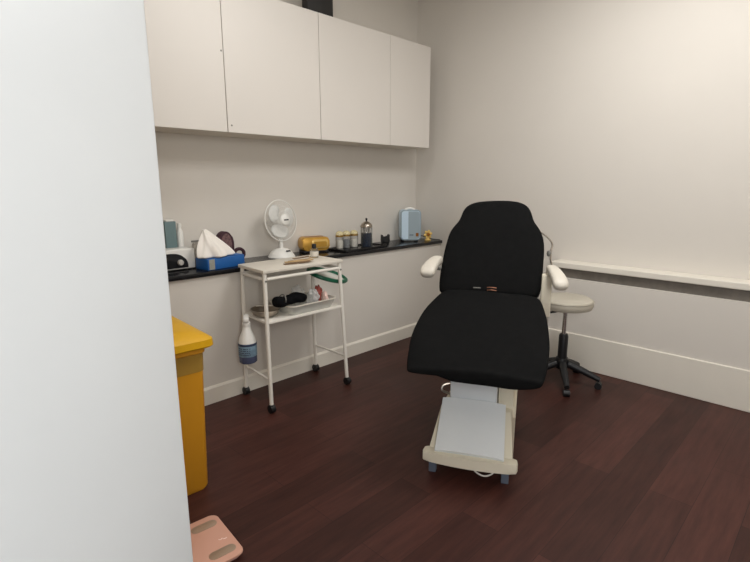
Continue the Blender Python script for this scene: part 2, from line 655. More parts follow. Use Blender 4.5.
# grey speckled pouch beside the tissue
t = thing('pouch', 'grey speckled soft pouch leaning by the wall behind the blue tissue box', 'pouch', (-3.345, 1.575, ZT), math.radians(4))
bm = new()
rows = []
for i in range(9):
    f = i / 8
    wy = 0.052 * (1 - 0.45 * f * f)
    wx = 0.036 * (1 - 0.7 * f) + 0.004
    row = [(wx * math.cos(2 * PI * k / 20), -0.012 * f + wy * math.sin(2 * PI * k / 20) * (1 + 0.05 * math.sin(3 * k)), 0.165 * f) for k in range(20)]
    rows.append(row)
loft(bm, rows)
obj('body', bm, M['greyfab'], t, sub=1)
bm = new()
box(bm, (-0.006, -0.046, 0.1655), (0.006, 0.022, 0.178), 0.003)
obj('zip', bm, M['grey'], t)

# plum bag with loop
t = thing('makeup_bag', 'dark plum upright bag with patterned lining, behind the blue tissue box', 'bag', (-3.36, 1.785, ZT), math.radians(6))
bm = new()
arch = []
for k in range(17):
    a = PI * k / 16
    arch.append((0.066 * math.cos(a), 0.12 + 0.105 * math.sin(a) ** 0.9))
arch = [(0.064, 0.0)] + arch + [(-0.064, 0.0)]
prism(bm, arch, -0.03, 0.03, YZ, 0.008)
obj('shell', bm, M['plum'], t)
bm = new()
inn = [(x * 0.66, 0.03 + (z - 0.0) * 0.80) for x, z in arch]
prism(bm, inn, 0.0302, 0.034, YZ)
obj('lining', bm, M['plumin'], t)
bm = new()
pts = [(0.03 + 0.01 * math.cos(a), 0.105 + 0.036 * math.cos(a), 0.050 + 0.036 * math.sin(a)) for a in [2 * PI * k / 24 for k in range(25)]]
tube(bm, pts, 0.013, 8)
obj('loop_handle', bm, M['plum'], t)

# desk fan
t = thing('desk_fan', 'white desk fan with round wire cage standing on the worktop behind the trolley', 'fan', (-3.235, 2.20, ZT), math.radians(7))
bm = new()
lathe(bm, [(0, 0), (0.104, 0), (0.107, 0.006), (0.10, 0.018), (0.077, 0.05), (0.05, 0.066), (0.03, 0.072), (0, 0.074)], seg=36)
obj('base', bm, M['whitep'], t)
bm = new()
for (yy, ww) in ((-0.012, 0.008), (0.004, 0.012), (0.02, 0.006)):
    box(bm, (0.070, yy - ww / 2, 0.053), (0.084, yy + ww / 2, 0.058))
xf(bm, bm.verts, Matrix.Translation((0.077, 0, 0.0555)) @ Matrix.Rotation(0.55, 4, 'Y') @ Matrix.Translation((-0.077, 0, -0.0555)))
obj('button', bm, M['blkp'], t)
bm = new()
tube(bm, smooth_path([(0, 0, 0.07), (-0.005, 0.002, 0.13), (-0.035, 0.006, 0.20), (-0.045, 0.008, 0.27)]), 0.016, 14)
obj('neck', bm, M['whitep'], t)
HM = Matrix.Translation((0.0, 0.008, 0.288)) @ Matrix.Rotation(math.radians(-7), 4, 'Y') @ Matrix.Rotation(PI / 2, 4, 'Y')
bm = new()
lathe(bm, [(0, -0.12), (0.035, -0.118), (0.05, -0.10), (0.052, -0.05), (0.045, -0.035), (0, -0.034)], seg=24, mtx=HM)
obj('motor_housing', bm, M['whitep'], t)
RC = 0.158
bm = new()


def ringpts(R, z, n=40):
    return [(R * math.cos(2 * PI * k / n), R * math.sin(2 * PI * k / n), z) for k in range(n + 1)]


vs = tube(bm, ringpts(RC, 0.0), 0.0036, 8, False)
for R, z in ((0.105, 0.035), (0.07, 0.043), (0.128, -0.028)):
    vs += tube(bm, ringpts(R, z), 0.0013, 5, False)
for k in range(84):
    a = 2 * PI * k / 84
    b = a + 0.35
    p0 = (0.042 * math.cos(b), 0.042 * math.sin(b), 0.048)
    p1 = (0.11 * math.cos(a + 0.12), 0.11 * math.sin(a + 0.12), 0.035)
    p2 = (RC * math.cos(a), RC * math.sin(a), 0.0)
    vs += tube(bm, [p0, p1, p2], 0.0007, 4, False)
    p3 = (0.05 * math.cos(a), 0.05 * math.sin(a), -0.055)
    p4 = (0.125 * math.cos(a), 0.125 * math.sin(a), -0.036)
    vs += tube(bm, [p3, p4, p2], 0.0007, 4, False)
xf(bm, vs, HM)
obj('cage', bm, M['whitep'], t)
bm = new()
lathe(bm, [(0, 0.062), (0.034, 0.06), (0.044, 0.052), (0.046, 0.044), (0, 0.043)], seg=28, mtx=HM)
hub = obj('hub', bm, M['whitep'], t)
bm = new()
vs = []
for i, (x0, ww) in enumerate(((-0.022, 0.008), (-0.012, 0.007), (-0.003, 0.008), (0.007, 0.006), (0.015, 0.008))):
    vs += box(bm, (-0.005, x0, 0.0605), (0.005, x0 + ww, 0.0635))
xf(bm, vs, HM)
obj('badge', bm, M['blkp'], hub, False)
for j in range(3):
    bm = new()
    poly = []
    n = 12
    pa = []
    pb = []
    for i in range(n + 1):
        f = i / n
        r = 0.03 + 0.105 * f
        half = 0.25 + 0.62 * math.sin(PI * min(1, f * 0.75 + 0.12)) * (1 if f < 0.85 else (1 - (f - 0.85) * 3.0))
        pa.append((r, half, 0.016))
        pb.append((r, -half, -0.014))
    rows = []
    m_ = 6
    for (r, h, _), _b in zip(pa, pb):
        row = []
        for q in range(m_ + 1):
            u = q / m_ * 2 - 1
            row.append((r * math.cos(u * h), r * math.sin(u * h), 0.014 * u))
        rows.append(row)
    vs = loft(bm, rows, close=False, caps=False)
    xf(bm, vs, HM @ Matrix.Rotation(2 * PI * j / 3 + 0.95 + 0.87, 4, 'Z'))
    bl = obj('blade', bm, M['blade'], t)
    md = bl.modifiers.new('solid', 'SOLIDIFY')
    md.thickness = 0.002

# gold warmer
t = thing('gold_warmer', 'rounded gold toaster-shaped appliance on the worktop to the right of the fan', 'warmer', (-3.30, 2.577, ZT), math.radians(-18))
bm = new()
prism(bm, rrect(0.238, 0.112, 0.032, 6, 0, 0.072), -0.075, 0.055, YZ, 0.012)
obj('shell', bm, M['gold'], t)
bx('base', (-0.072, -0.112, 0.0), (0.057, 0.112, 0.0155), M['blkp'], t, 0.004)
bm = new()
prism(bm, rrect(0.145, 0.070, 0.018, 5, 0.03, 0.074), 0.0552, 0.064, YZ, 0.003)
pn = obj('front_panel', bm, M['gold2'], t)
bm = new()
prism(bm, rrect(0.118, 0.046, 0.014, 5, 0.03, 0.070), 0.0642, 0.0665, YZ)
obj('inset', bm, M['gold'], pn)
bx('slot', (-0.03, -0.08, 0.1284), (0.012, 0.08, 0.130), M['amber'], t)

# black tray with jars
t = thing('counter_tray', 'flat black tray on the worktop carrying the glass jars', 'tray', (-3.19, 2.985, ZT), math.radians(3))
bm = new()
box(bm, (-0.12, -0.27, 0), (0.115, 0.27, 0.008), 0.003)
obj('base', bm, M['blk'], t)
bm = new()
for lo, hi in (((-0.12, -0.27, 0.0082), (0.115, -0.262, 0.018)), ((-0.12, 0.262, 0.0082), (0.115, 0.27, 0.018)),
               ((-0.12, -0.262, 0.0082), (-0.112, 0.262, 0.018)), ((0.107, -0.262, 0.0082), (0.115, 0.262, 0.018))):
    box(bm, lo, hi)
obj('rim', bm, M['blk'], t, False)
ZJ = ZT + 0.009


def jar(loc, label, fill):
    t = thing('glass_jar', label, 'jar', loc, 0, 'small jars on the black tray')
    bm = new()
    lathe(bm, [(0, 0), (0.033, 0), (0.036, 0.006), (0.036, 0.098), (0.033, 0.104)], seg=22)
    obj('body', bm, M['glass'], t)
    bm = new()
    lathe(bm, [(0, 0.004), (0.03, 0.004), (0.032, 0.06), (0.022, 0.075), (0, 0.078)], seg=16)
    obj('contents', bm, fill, t)
    bm = new()
    lathe(bm, [(0.0, 0.1045), (0.037, 0.1045), (0.037, 0.118), (0.0, 0.119)], seg=22)
    obj('lid_band', bm, M['goldrim'], t)
    bm = new()
    lathe(bm, [(0.033, 0.1195), (0.034, 0.132), (0.026, 0.145), (0.012, 0.152), (0, 0.153)], seg=22)
    obj('lid_dome', bm, M['acryl'], t)
    return t


jar((-3.245, 2.815, ZJ), 'small gold-lidded jar with cotton, leftmost on the black tray', M['cotton'])
jar((-3.245, 2.895, ZJ), 'small gold-lidded jar with grey contents, middle of three on the black tray', M['greycot'])
jar((-3.235, 2.978, ZJ), 'small gold-lidded jar with white contents, next to the blue disinfectant jar', M['cotton'])

t = thing('disinfectant_jar', 'tall glass jar half full of dark blue liquid with a knobbed lid', 'jar', (-3.175, 3.075, ZJ))
bm = new()
lathe(bm, [(0, 0), (0.05, 0), (0.053, 0.005), (0.053, 0.172), (0.05, 0.176)], seg=30)
obj('body', bm, M['glass'], t)
bm = new()
lathe(bm, [(0, 0.004), (0.049, 0.004), (0.050, 0.125), (0, 0.126)], seg=30)
obj('liquid', bm, M['bluel'], t)
bm = new()
lathe(bm, [(0.054, 0.1765), (0.055, 0.186), (0.046, 0.205), (0.026, 0.222), (0.01, 0.228), (0, 0.2285)], seg=30)
lid = obj('lid', bm, M['steel'], t)
bm = new()
lathe(bm, [(0, 0.229), (0.006, 0.229), (0.007, 0.236), (0.011, 0.245), (0.008, 0.256), (0, 0.258)], seg=16)
obj('knob', bm, M['blkp'], lid)
bm = new()
for k in range(10):
    a = 2 * PI * k / 10
    tube(bm, [(0.025 * math.cos(a), 0.025 * math.sin(a), 0.127), (0.028 * math.cos(a), 0.028 * math.sin(a), 0.174)], 0.002, 6)
obj('comb', bm, M['grey'], t)

# small black cat-eared holder
t = thing('eared_holder', 'small black holder with two pointed ears on the worktop left of the blue fridge', 'holder', (-3.30, 3.45, ZT), math.radians(-22))
bm = new()
poly = [(-0.034, 0), (0.034, 0), (0.037, 0.03), (0.037, 0.082), (0.027, 0.062), (0.011, 0.055), (-0.011, 0.055), (-0.027, 0.062), (-0.037, 0.082), (-0.037, 0.03)]
prism(bm, poly, -0.03, 0.03, YZ, 0.006)
obj('body', bm, M['blkp'], t)
bm = new()
lathe(bm, [(0.02, 0.0302), (0.02, 0.033), (0, 0.034)], (0, 0, 0), 16, mtx=Matrix.Translation((0, 0, 0.028)) @ Matrix.Rotation(PI / 2, 4, 'Y'))
obj('muzzle', bm, M['blkm'], t)

# mini fridge
t = thing('mini_fridge', 'pale blue mini fridge with mirrored door and top handle in the worktop corner', 'fridge', (-3.258, 3.765, ZT), math.radians(-41))
W, H = 0.205, 0.30
bm = new()
prism(bm, rrect(W, H, 0.034, 7, 0, H / 2 + 0.012), -0.09, 0.06, YZ, 0.010)
obj('body', bm, M['fridge'], t)
bm = new()
prism(bm, rrect(W, H, 0.034, 7, 0, H / 2 + 0.012), 0.061, 0.078, YZ, 0.004)
dr = obj('door', bm, M['frame'], t)
bm = new()
prism(bm, rrect(W - 0.022, H - 0.022, 0.026, 7, 0, H / 2 + 0.012), 0.0782, 0.081, YZ)
obj('door_panel', bm, M['fridgeb'], dr)
poly = [(-0.025, 0.026), (0.066, 0.026), (0.084, 0.036), (0.0905, 0.052), (0.0905, 0.272), (0.084, 0.290), (0.066, 0.298), (-0.025, 0.298)]
bm = new()
prism(bm, poly, 0.0812, 0.0825, YZ)
obj('mirror', bm, M['mirror'], dr, False)
bm = new()
vs = []
for yy in (-0.012, -0.002, 0.008, 0.017):
    box(bm, (0.0826, yy, 0.060), (0.0836, yy + 0.007, 0.070))
obj('badge', bm, M['navy'], dr, False)
bm = new()
box(bm, (0.0826, 0.05, 0.05), (0.0836, 0.078, 0.085))
obj('sticker', bm, M['amber'], dr, False)
bm = new()
tube(bm, smooth_path([(-0.01, -0.045, 0.308), (-0.01, -0.034, 0.320), (-0.01, 0, 0.325), (-0.01, 0.034, 0.320), (-0.01, 0.045, 0.308)]), 0.011, 10)
obj('handle', bm, M['whitep'], t)
for sx in (-0.07, 0.04):
    for sy in (-0.07, 0.07):
        bm = new()
        lathe(bm, [(0.012, 0), (0.012, 0.0118)], (sx, sy, 0), 10)
        obj('foot', bm, M['blkp'], t)

# golden flower ornament + cord
t = thing('flower_ornament', 'small golden flower-shaped ornament at the corner end of the worktop', 'ornament', (-3.135, 3.905, ZT), math.radians(-30))
bm = new()
lathe(bm, [(0, 0), (0.032, 0), (0.034, 0.006), (0.02, 0.016), (0.010, 0.03), (0, 0.03)], seg=18)
obj('base', bm, M['petal'], t)
for k in range(6):
    a = 2 * PI * k / 6 + 0.3
    bm = new()
    lathe(bm, [(0, -0.017), (0.012, -0.012), (0.015, 0.004), (0.01, 0.014), (0, 0.017)], seg=12, sy=0.45,
          mtx=Matrix.Translation((0.004, 0.030 * math.sin(a), 0.062 + 0.030 * math.cos(a))) @ Matrix.Rotation(-a, 4, 'X') @ Matrix.Rotation(PI / 2, 4, 'Z'))
    obj('petal', bm, M['petal'], t)
bm = new()
lathe(bm, [(0, 0), (0.018, 0), (0.016, 0.012), (0, 0.018)], seg=16, mtx=Matrix.Translation((0.010, 0, 0.062)) @ Matrix.Rotation(PI / 2, 4, 'Y'))
obj('centre', bm, M['amber'], t)
bm = new()
tube(bm, smooth_path([(-3.30, 3.86, 0.98), (-3.285, 3.93, 0.972), (-3.22, 3.975, 0.95), (-3.14, 3.985, 0.934), (-3.055, 4.005, 0.931)]), 0.004, 8)
tag(obj('fridge_cord', bm, M['blkp']), 'thin black cord running from the blue fridge to the worktop corner', 'cord')

# ------------------------------------------------------------------ trolley
t = thing('trolley', 'white metal two-tier trolley on black casters in front of the worktop', 'trolley', (-2.82, 2.0, 0))
FEET = [(-0.195, -0.30), (0.188, -0.337), (0.195, 0.330), (-0.190, 0.332)]
TOPS = [(-0.166, -0.292), (0.146, -0.318), (0.152, 0.305), (-0.172, 0.312)]


def legpt(i, z):
    f = z / 0.934
    return (FEET[i][0] * (1 - f) + TOPS[i][0] * f, FEET[i][1] * (1 - f) + TOPS[i][1] * f, z)


def bar(bm, i, j, z, r, inset=0.0137):
    a = Vector(legpt(i, z))
    b = Vector(legpt(j, z))
    d = (b - a).normalized() * inset
    tube(bm, [a + d, b - d], r, 10)


def quad(bm, z0, z1, e, bev):
    q = [Vector(legpt(i, z0)) for i in range(4)]
    lo = [(-1, -1), (1, -1), (1, 1), (-1, 1)]
    prism(bm, [(p.x + e * sx, p.y + e * sy) for p, (sx, sy) in zip(q, lo)], z0, z1, None, bev)


for i in range(4):
    x, y = FEET[i]
    bm = new()
    tube(bm, [legpt(i, 0.058), legpt(i, 0.934)], 0.0135, 14)
    lg = obj('leg', bm, M['white'], t)
    bm = new()
    tube(bm, [(x, y - 0.016, 0.029), (x, y + 0.016, 0.029)], 0.0285, 18)
    tube(bm, [(x, y, 0.03), (x, y, 0.0575)], 0.018, 12)
    obj('caster', bm, M['blkp'], lg)
    bm = new()
    px_, py_, pz_ = legpt(i, 0.885)
    lathe(bm, [(0.007, 0), (0.006, 0.004), (0, 0.005)], seg=10, mtx=Matrix.Translation((px_ + 0.0135, py_, pz_)) @ Matrix.Rotation(PI / 2, 4, 'Y'))
    obj('bolt', bm, M['grey'], lg)
bm = new()
quad(bm, 0.9345, 0.957, 0.020, 0.004)
obj('top_board', bm, M['lam'], t)
bm = new()
for i in range(4):
    bar(bm, i, (i + 1) % 4, 0.895, 0.012)
obj('top_rail', bm, M['white'], t)
bm = new()
quad(bm, 0.601, 0.617, 0.006, 0.003)
obj('shelf', bm, M['white'], t)
for i, j in ((0, 1), (2, 3)):
    bm = new()
    bar(bm, i, j, 0.225, 0.008)
    obj('cross_bar', bm, M['white'], t)
xa, xb, ya, yb = -0.175, 0.16, -0.31, 0.31
bm = new()
tube(bm, smooth_path([(xa + 0.02, yb - 0.02, 0.598), (xa + 0.02, yb - 0.02, 0.55), (xa + 0.03, yb - 0.12, 0.50), (xa + 0.02, 0.05, 0.53), (xa + 0.02, 0.0, 0.599)]), 0.0025, 6)
tag(obj('dangling_cable', bm, M['white']), 'thin pale cable drooping beneath the lower trolley shelf', 'cable')
bm = new()
box(bm, (-2.86, 2.24, 0.582), (-2.82, 2.29, 0.6005), 0.005)
for o_ in bm.verts:
    pass
tag(obj('shelf_clip', bm, M['blkp']), 'small black clip under the right end of the lower trolley shelf', 'clip')

ZTB = 0.958
# brown strips on the trolley top
strips = [(-2.735, 1.985, 1.30, 'wood2', 0.0, 0.19, 'dark brown paper strip lying at the front edge of the trolley top'),
          (-2.775, 2.03, 1.12, 'wood', 0.003, 0.20, 'tan paper strip on the trolley top, front of the little heap'),
          (-2.80, 2.06, 1.5, 'wood', 0.006, 0.18, 'tan paper strip lying across the middle of the heap on the trolley top'),
          (-2.83, 2.075, 0.8, 'lam', 0.009, 0.13, 'white paper strip on the heap on the trolley top'),
          (-2.845, 2.10, 1.25, 'wood2', 0.012, 0.12, 'short dark brown strip topmost at the back of the trolley-top heap')]
for (x, y, a, mm, dz, ln, lb) in strips:
    bm = new()
    n = 8
    rows = []
    for i in range(n + 1):
        u = (i / n - 0.5) * ln
        zz = ZTB + dz + 0.010 * (i / n) ** 2
        rows.append([(u, -0.022, zz), (u, 0.022, zz), (u, 0.022, zz + 0.002), (u, -0.022, zz + 0.002)])
    vs = loft(bm, rows)
    xf(bm, vs, Matrix.Translation((x, y, 0)) @ Matrix.Rotation(a, 4, 'Z'))
    tag(obj('paper_strip', bm, M[mm]), lb, 'strip', 'paper strips on the trolley top')

t = thing('small_bottle', 'small clear bottle with a black cap on the trolley top', 'bottle', (-2.865, 2.235, ZTB))
bm = new()
lathe(bm, [(0, 0), (0.029, 0), (0.031, 0.005), (0.031, 0.056), (0.024, 0.066), (0.014, 0.070)], seg=22)
obj('body', bm, M['glass'], t)
bm = new()
lathe(bm, [(0.0315, 0.014), (0.0318, 0.015), (0.0318, 0.048), (0.0315, 0.049)], seg=22, cap=False)
obj('label', bm, M['lam'], t)
bm = new()
lathe(bm, [(0, 0.0705), (0.016, 0.0705), (0.016, 0.098), (0.013, 0.102), (0, 0.102)], seg=18)
obj('cap', bm, M['blkp'], t)

ZS = 0.618
# steel bowl
t = thing('steel_bowl', 'shallow stainless steel bowl at the left end of the lower trolley shelf', 'bowl', (-2.80, 1.757, ZS))
bm = new()
lathe(bm, [(0, 0), (0.055, 0), (0.085, 0.02), (0.098, 0.05), (0.101, 0.05), (0.088, 0.018), (0.056, -0.0), ], seg=32, cap=False)
bm.free()
bm = new()
lathe(bm, [(0, 0), (0.055, 0), (0.084, 0.018), (0.098, 0.048), (0.103, 0.050), (0.099, 0.053), (0.093, 0.050), (0.080, 0.022), (0.053, 0.004), (0, 0.004)], seg=32)
obj('body', bm, M['steel'], t)
bm = new()
tube(bm, [(-0.085, -0.02, 0.052 + 0.006), (0.0, 0.06, 0.060), (0.05, 0.075, 0.060)], 0.004, 8)
o = obj('spatula', bm, M['lam'])
o.location = (-2.80, 1.757, ZS)
tag(o, 'thin white spatula laid across the steel bowl', 'spatula')

# clear basin
t = thing('plastic_basin', 'clear plastic basin filling the lower trolley shelf', 'basin', (-2.785, 2.062, ZS))
bm = new()


def rr3(w_, h_, r_, z):
    return [(x, y, z) for x, y in rrect(w_, h_, r_, 5)]


loft(bm, [rr3(0.22, 0.34, 0.03, 0.003), rr3(0.23, 0.35, 0.035, 0.0), rr3(0.275, 0.405, 0.04, 0.062), rr3(0.268, 0.398, 0.038, 0.062), rr3(0.224, 0.344, 0.033, 0.006), rr3(0.214, 0.334, 0.03, 0.006)], caps=False)
obj('body', bm, M['plastic'], t)
bm = new()
loft(bm, [rr3(0.276, 0.406, 0.04, 0.0625), rr3(0.29, 0.42, 0.045, 0.0625), rr3(0.29, 0.42, 0.045, 0.069), rr3(0.27, 0.40, 0.04, 0.069)], caps=False)
obj('rim', bm, M['lam'], t)
bm = new()
box(bm, (-0.10, -0.155, 0.0065), (0.10, 0.155, 0.012))
obj('floor_panel', bm, M['plastic'], t)

# black cloth roll in the basin
t = thing('black_cloth', 'black crumpled cloth rolled over the front of the clear basin', 'cloth', (-2.715, 1.890, ZS + 0.0705))
bm = new()
rows = []
for i in range(17):
    f = i / 16
    y = -0.125 + 0.26 * f
    r = 0.037 + 0.003 * math.sin(f * 11)
    r *= (0.55 if i in (0, 16) else 1)
    row = []
    for k in range(18):
        a = 2 * PI * k / 18
        q = r * (1 + 0.12 * math.sin(3 * a + 5 * f * 4) + 0.08 * noise.noise(Vector((3 * math.cos(a), 3 * math.sin(a), f * 9))))
        row.append((q * 1.15 * math.cos(a) + 0.015 * math.sin(f * 7), y, max(0.0, 0.03 + q * math.sin(a))))
    rows.append(row)
loft(bm, rows)
obj('roll', bm, M['cloth2'], t, sub=1)
bm = new()
pts = [(0.044 * math.cos(a) + 0.008, -0.062 + 0.012 * math.sin(a), 0.036 + 0.042 * math.sin(a)) for a in [PI * 2 * k / 20 for k in range(21)]]
tube(bm, pts, 0.004, 8)
obj('band', bm, M['grey'], t)


def crumple(name, loc, r, m, label, cat, sq=(1, 1, 0.7), seed=1, group=None):
    bm = new()
    bmesh.ops.create_icosphere(bm, subdivisions=4, radius=1)
    for v in bm.verts:
        d = v.co.normalized()
        n1 = noise.noise(d * 2.2 + Vector((seed * 3.1, 0, 0)))
        n2 = abs(noise.noise(d * 5.0 + Vector((0, seed * 2.7, 0))))
        k = r * (1 + 0.28 * n1 - 0.25 * n2)
        v.co = Vector((d.x * k * sq[0], d.y * k * sq[1], d.z * k * sq[2]))
    zm = min(v.co.z for v in bm.verts)
    for v in bm.verts:
        v.co.z -= zm
    o = obj(name, bm, m, None, angle=60)
    o.location = loc
    return tag(o, label, cat, group)


crumple('plastic_bag', (-2.735, 2.110, ZS + 0.013), 0.052, M['mesh'], 'clear crumpled plastic bag in the basin right of the black cloth', 'bag', (1.0, 0.8, 1.2), 2)
crumple('wrapper', (-2.708, 2.196, ZS + 0.0135), 0.030, M['pinkp'], 'pale pink crumpled wrapper at the right end of the clear basin', 'wrapper', (1.1, 0.62, 1.7), 5)
crumple('packet', (-2.79, 2.200, ZS + 0.0135), 0.036, M['red'], 'red crumpled packet at the back right of the clear basin', 'packet', (0.9, 0.9, 1.9), 9)
crumple('plastic_wrap', (-2.85, 2.06, ZS + 0.0135), 0.046, M['mesh'], 'clear film heaped at the back of the basin behind the black cloth', 'plastic film', (0.8, 1.2, 1.5), 13)

# green rimmed dish leaning at the right
t = thing('green_dish', 'translucent dish with dark green rim leaning out over the right end of the trolley shelf', 'dish', (-2.815, 2.315, 0.822))
GM = Matrix.Rotation(math.radians(-14), 4, 'X') @ Matrix.Rotation(math.radians(16), 4, 'Y')
bm = new()
vs = lathe(bm, [(0, -0.012), (0.11, -0.012), (0.14, 0.0), (0.142, 0.002), (0.11, -0.009), (0, -0.009)], seg=40, sx=0.8, sy=1.12, mtx=GM)
obj('body', bm, M['plastic'], t)
bm = new()
pts = [(0.146 * 0.8 * math.cos(a), 0.146 * 1.12 * math.sin(a), 0.0) for a in [2 * PI * k / 48 for k in range(49)]]
vs = tube(bm, pts, 0.0155, 8, False)
xf(bm, vs, GM)
obj('rim', bm, M['green'], t)

# spray bottle hanging at the left
t = thing('spray_bottle', 'white spray bottle with a pale blue label hanging off the left end of the trolley', 'spray bottle', (-2.782, 1.597, 0.338), math.radians(150))
t.scale = (1.42, 1.42, 1.15)
bm = new()
lathe(bm, [(0, 0), (0.036, 0), (0.041, 0.006), (0.041, 0.05)], seg=24)
obj('lower_body', bm, M['violet'], t)
bm = new()
lathe(bm, [(0.041, 0.0505), (0.041, 0.115), (0.036, 0.145), (0.022, 0.185), (0.017, 0.215), (0.0, 0.216)], seg=24)
obj('upper_body', bm, M['whitep'], t)
bm = new()
lathe(bm, [(0.0418, 0.042), (0.0422, 0.043), (0.0422, 0.118), (0.0418, 0.119)], seg=24, cap=False)
lb = obj('label', bm, M['label'], t)
bm = new()
lathe(bm, [(0.0424, 0.105), (0.0426, 0.106), (0.0426, 0.118), (0.0424, 0.1185)], seg=24, cap=False)
obj('label_band', bm, M['navy'], lb)
bm = new()
for zz in (0.09, 0.078, 0.066, 0.055):
    for k in range(7):
        a = math.radians(-62 + 180 + 12 * k + random.uniform(-3, 3))
        box(bm, (0.0422, -0.003, zz), (0.0430, 0.003, zz + 0.004), rz=a, piv=(0, 0, zz))
obj('label_print', bm, M['navy'], lb, False)
bm = new()
lathe(bm, [(0.0, 0.2165), (0.019, 0.2165), (0.019, 0.235), (0.012, 0.24), (0, 0.24)], seg=18)
obj('collar', bm, M['whitep'], t)
bm = new()
box(bm, (-0.022, -0.013, 0.2405), (0.062, 0.013, 0.268), 0.006)
hd = obj('spray_head', bm, M['whitep'], t)
bm = new()
tube(bm, smooth_path([(0.035, 0, 0.2400), (0.048, 0, 0.225), (0.046, 0, 0.20)]), 0.005, 8)
obj('trigger', bm, M['whitep'], hd)

# ------------------------------------------------------------------ yellow bin
t = thing('clinical_bin', 'tall yellow wheeled clinical waste bin with brown tape below its lid', 'bin', (-2.45, 0.742, 0), math.radians(-3))
t.scale = (1, 1, 1.04)
bm = new()


def rect3(x0, x1, y0, y1, z, r=0.03):
    return [(x, y, z) for x, y in rrect(x1 - x0, y1 - y0, r, 4, (x0 + x1) / 2, (y0 + y1) / 2)]


loft(bm, [rect3(-0.24, 0.27, -0.22, 0.25, 0.001), rect3(-0.25, 0.28, -0.225, 0.258, 0.02), rect3(-0.30, 0.335, -0.262, 0.258, 0.70), rect3(-0.31, 0.345, -0.27, 0.266, 0.705), rect3(-0.31, 0.345, -0.27, 0.266, 0.735)])
body = obj('body', bm, M['yel'], t)
bm = new()
k0 = (0.615 - 0.02) / 0.68
k1 = (0.70 - 0.02) / 0.68


def at(k, e):
    return rect3(-0.25 - 0.05 * k - e, 0.28 + 0.055 * k + e, -0.225 - 0.037 * k - e, 0.258 + e, 0.02 + 0.68 * k, 0.032)


loft(bm, [at(k0, 0.0015), at(k0, 0.003), at(k1, 0.003), at(k1, 0.0015)], caps=False)
obj('tape', bm, M['tape'], body)
bm = new()
loft(bm, [rect3(-0.335, 0.385, -0.29, 0.287, 0.736, 0.035), rect3(-0.34, 0.39, -0.295, 0.292, 0.742, 0.035), rect3(-0.34, 0.388, -0.293, 0.290, 0.772, 0.035),
          rect3(-0.33, 0.372, -0.28, 0.277, 0.782, 0.035), rect3(-0.30, 0.32, -0.24, 0.235, 0.80, 0.05), rect3(-0.27, 0.28, -0.2, 0.2, 0.806, 0.05)])
obj('lid', bm, M['yel2'], t)
for y in (-0.17, 0.17):
    bm = new()
    tube(bm, [(-0.21, y - 0.02, 0.08), (-0.21, y + 0.02, 0.08)], 0.08, 20)
    obj('wheel', bm, M['blkp'], t)

# ------------------------------------------------------------------ pink scale
t = thing('bathroom_scale', 'pink square bathroom scale with taupe foot pads on the floor by the bin', 'scale', (-1.782, 0.724, 0), math.radians(-5))
bm = new()
prism(bm, rrect(0.29, 0.29, 0.03, 6), 0.006, 0.018)
obj('body', bm, M['pinkb'], t)
bm = new()
prism(bm, rrect(0.31, 0.31, 0.032, 8), 0.0185, 0.027, bev=0.002)
pl = obj('platform', bm, M['pink'], t)
for (x, y) in ((-0.098, 0.082), (0.098, 0.082), (-0.098, -0.082), (0.098, -0.082)):
    bm = new()
    prism(bm, rrect(0.046, 0.11, 0.022, 6, x, y), 0.0272, 0.0285, bev=0.0005)
    obj('foot_pad', bm, M['pad'], t)
    bm = new()
    lathe(bm, [(0.015, 0), (0.015, 0.0058)], (x * 1.1, y * 1.2, 0), 12)
    obj('foot', bm, M['grey'], t)
bm = new()
tube(bm, smooth_path([(0.02, 0.098, 0.0275), (0.026, 0.104, 0.0275), (0.022, 0.112, 0.0275), (0.030, 0.118, 0.0275), (0.03, 0.13, 0.0275)]), 0.0016, 6)
obj('printed_mark', bm, M['palemark'], pl)

# ------------------------------------------------------------------ open door on the left (hinged at the doorway)
hinge = Vector((-0.25, YF + 0.02, 0))
edge = Vector((-0.695, 0.2825, 0))
dv = edge - hinge
LW = dv.length
t = thing('door_1', 'white open door leaf close by at the left edge', 'door', hinge, math.atan2(dv.y, dv.x))
t['kind'] = 'structure'
del t['category']
bm = new()
box(bm, (0.0, 0.0, 0.012), (LW, 0.042, 2.05), 0.006, 3)
leaf = obj('leaf', bm, M['door'], t)
for z in (0.25, 1.02, 1.8):
    bm = new()
    tube(bm, [(-0.006, -0.006, z - 0.045), (-0.006, -0.006, z + 0.045)], 0.006, 10)
    obj('door_hinge', bm, M['steel'], t)
bm = new()
for lo, hi in (((-0.262, YF + 0.0005, 0), (-0.33, YF + 0.018, 2.14)), ((0.605, YF + 0.0005, 0), (0.67, YF + 0.018, 2.14)), ((-0.262, YF + 0.0005, 2.085), (0.605, YF + 0.018, 2.14))):
    box(bm, lo, hi)
struct('trim_5', bm, M['skirt'])

# ------------------------------------------------------------------ treatment chair
t = thing('treatment_chair', 'reclining treatment chair under a black fabric cover on a white and cream base', 'treatment chair', (-1.277, 1.952, 0), math.atan2(0.46, 0.888))


def pillow_rows(stations, n=36, p=3.2):
    """stations: (centre u, v, z, half width, half thickness, tilt (angle of pad plane), ...) -> loft rows.
    the cross-section is a superellipse across u and the pad normal."""
    rows = []
    for (u0, v0, z0, hw, ht, ang) in stations:
        nv = Vector((0, -math.sin(ang), math.cos(ang)))     # normal of the pad
        row = []
        for k in range(n):
            a = 2 * PI * k / n
            c, s_ = math.cos(a), math.sin(a)
            x = math.copysign(abs(c) ** (2 / p), c) * hw
            y = math.copysign(abs(s_) ** (2 / p), s_) * ht
            q = Vector((u0 + x, v0, z0)) + nv * y
            row.append(q)
        rows.append(row)
    return rows


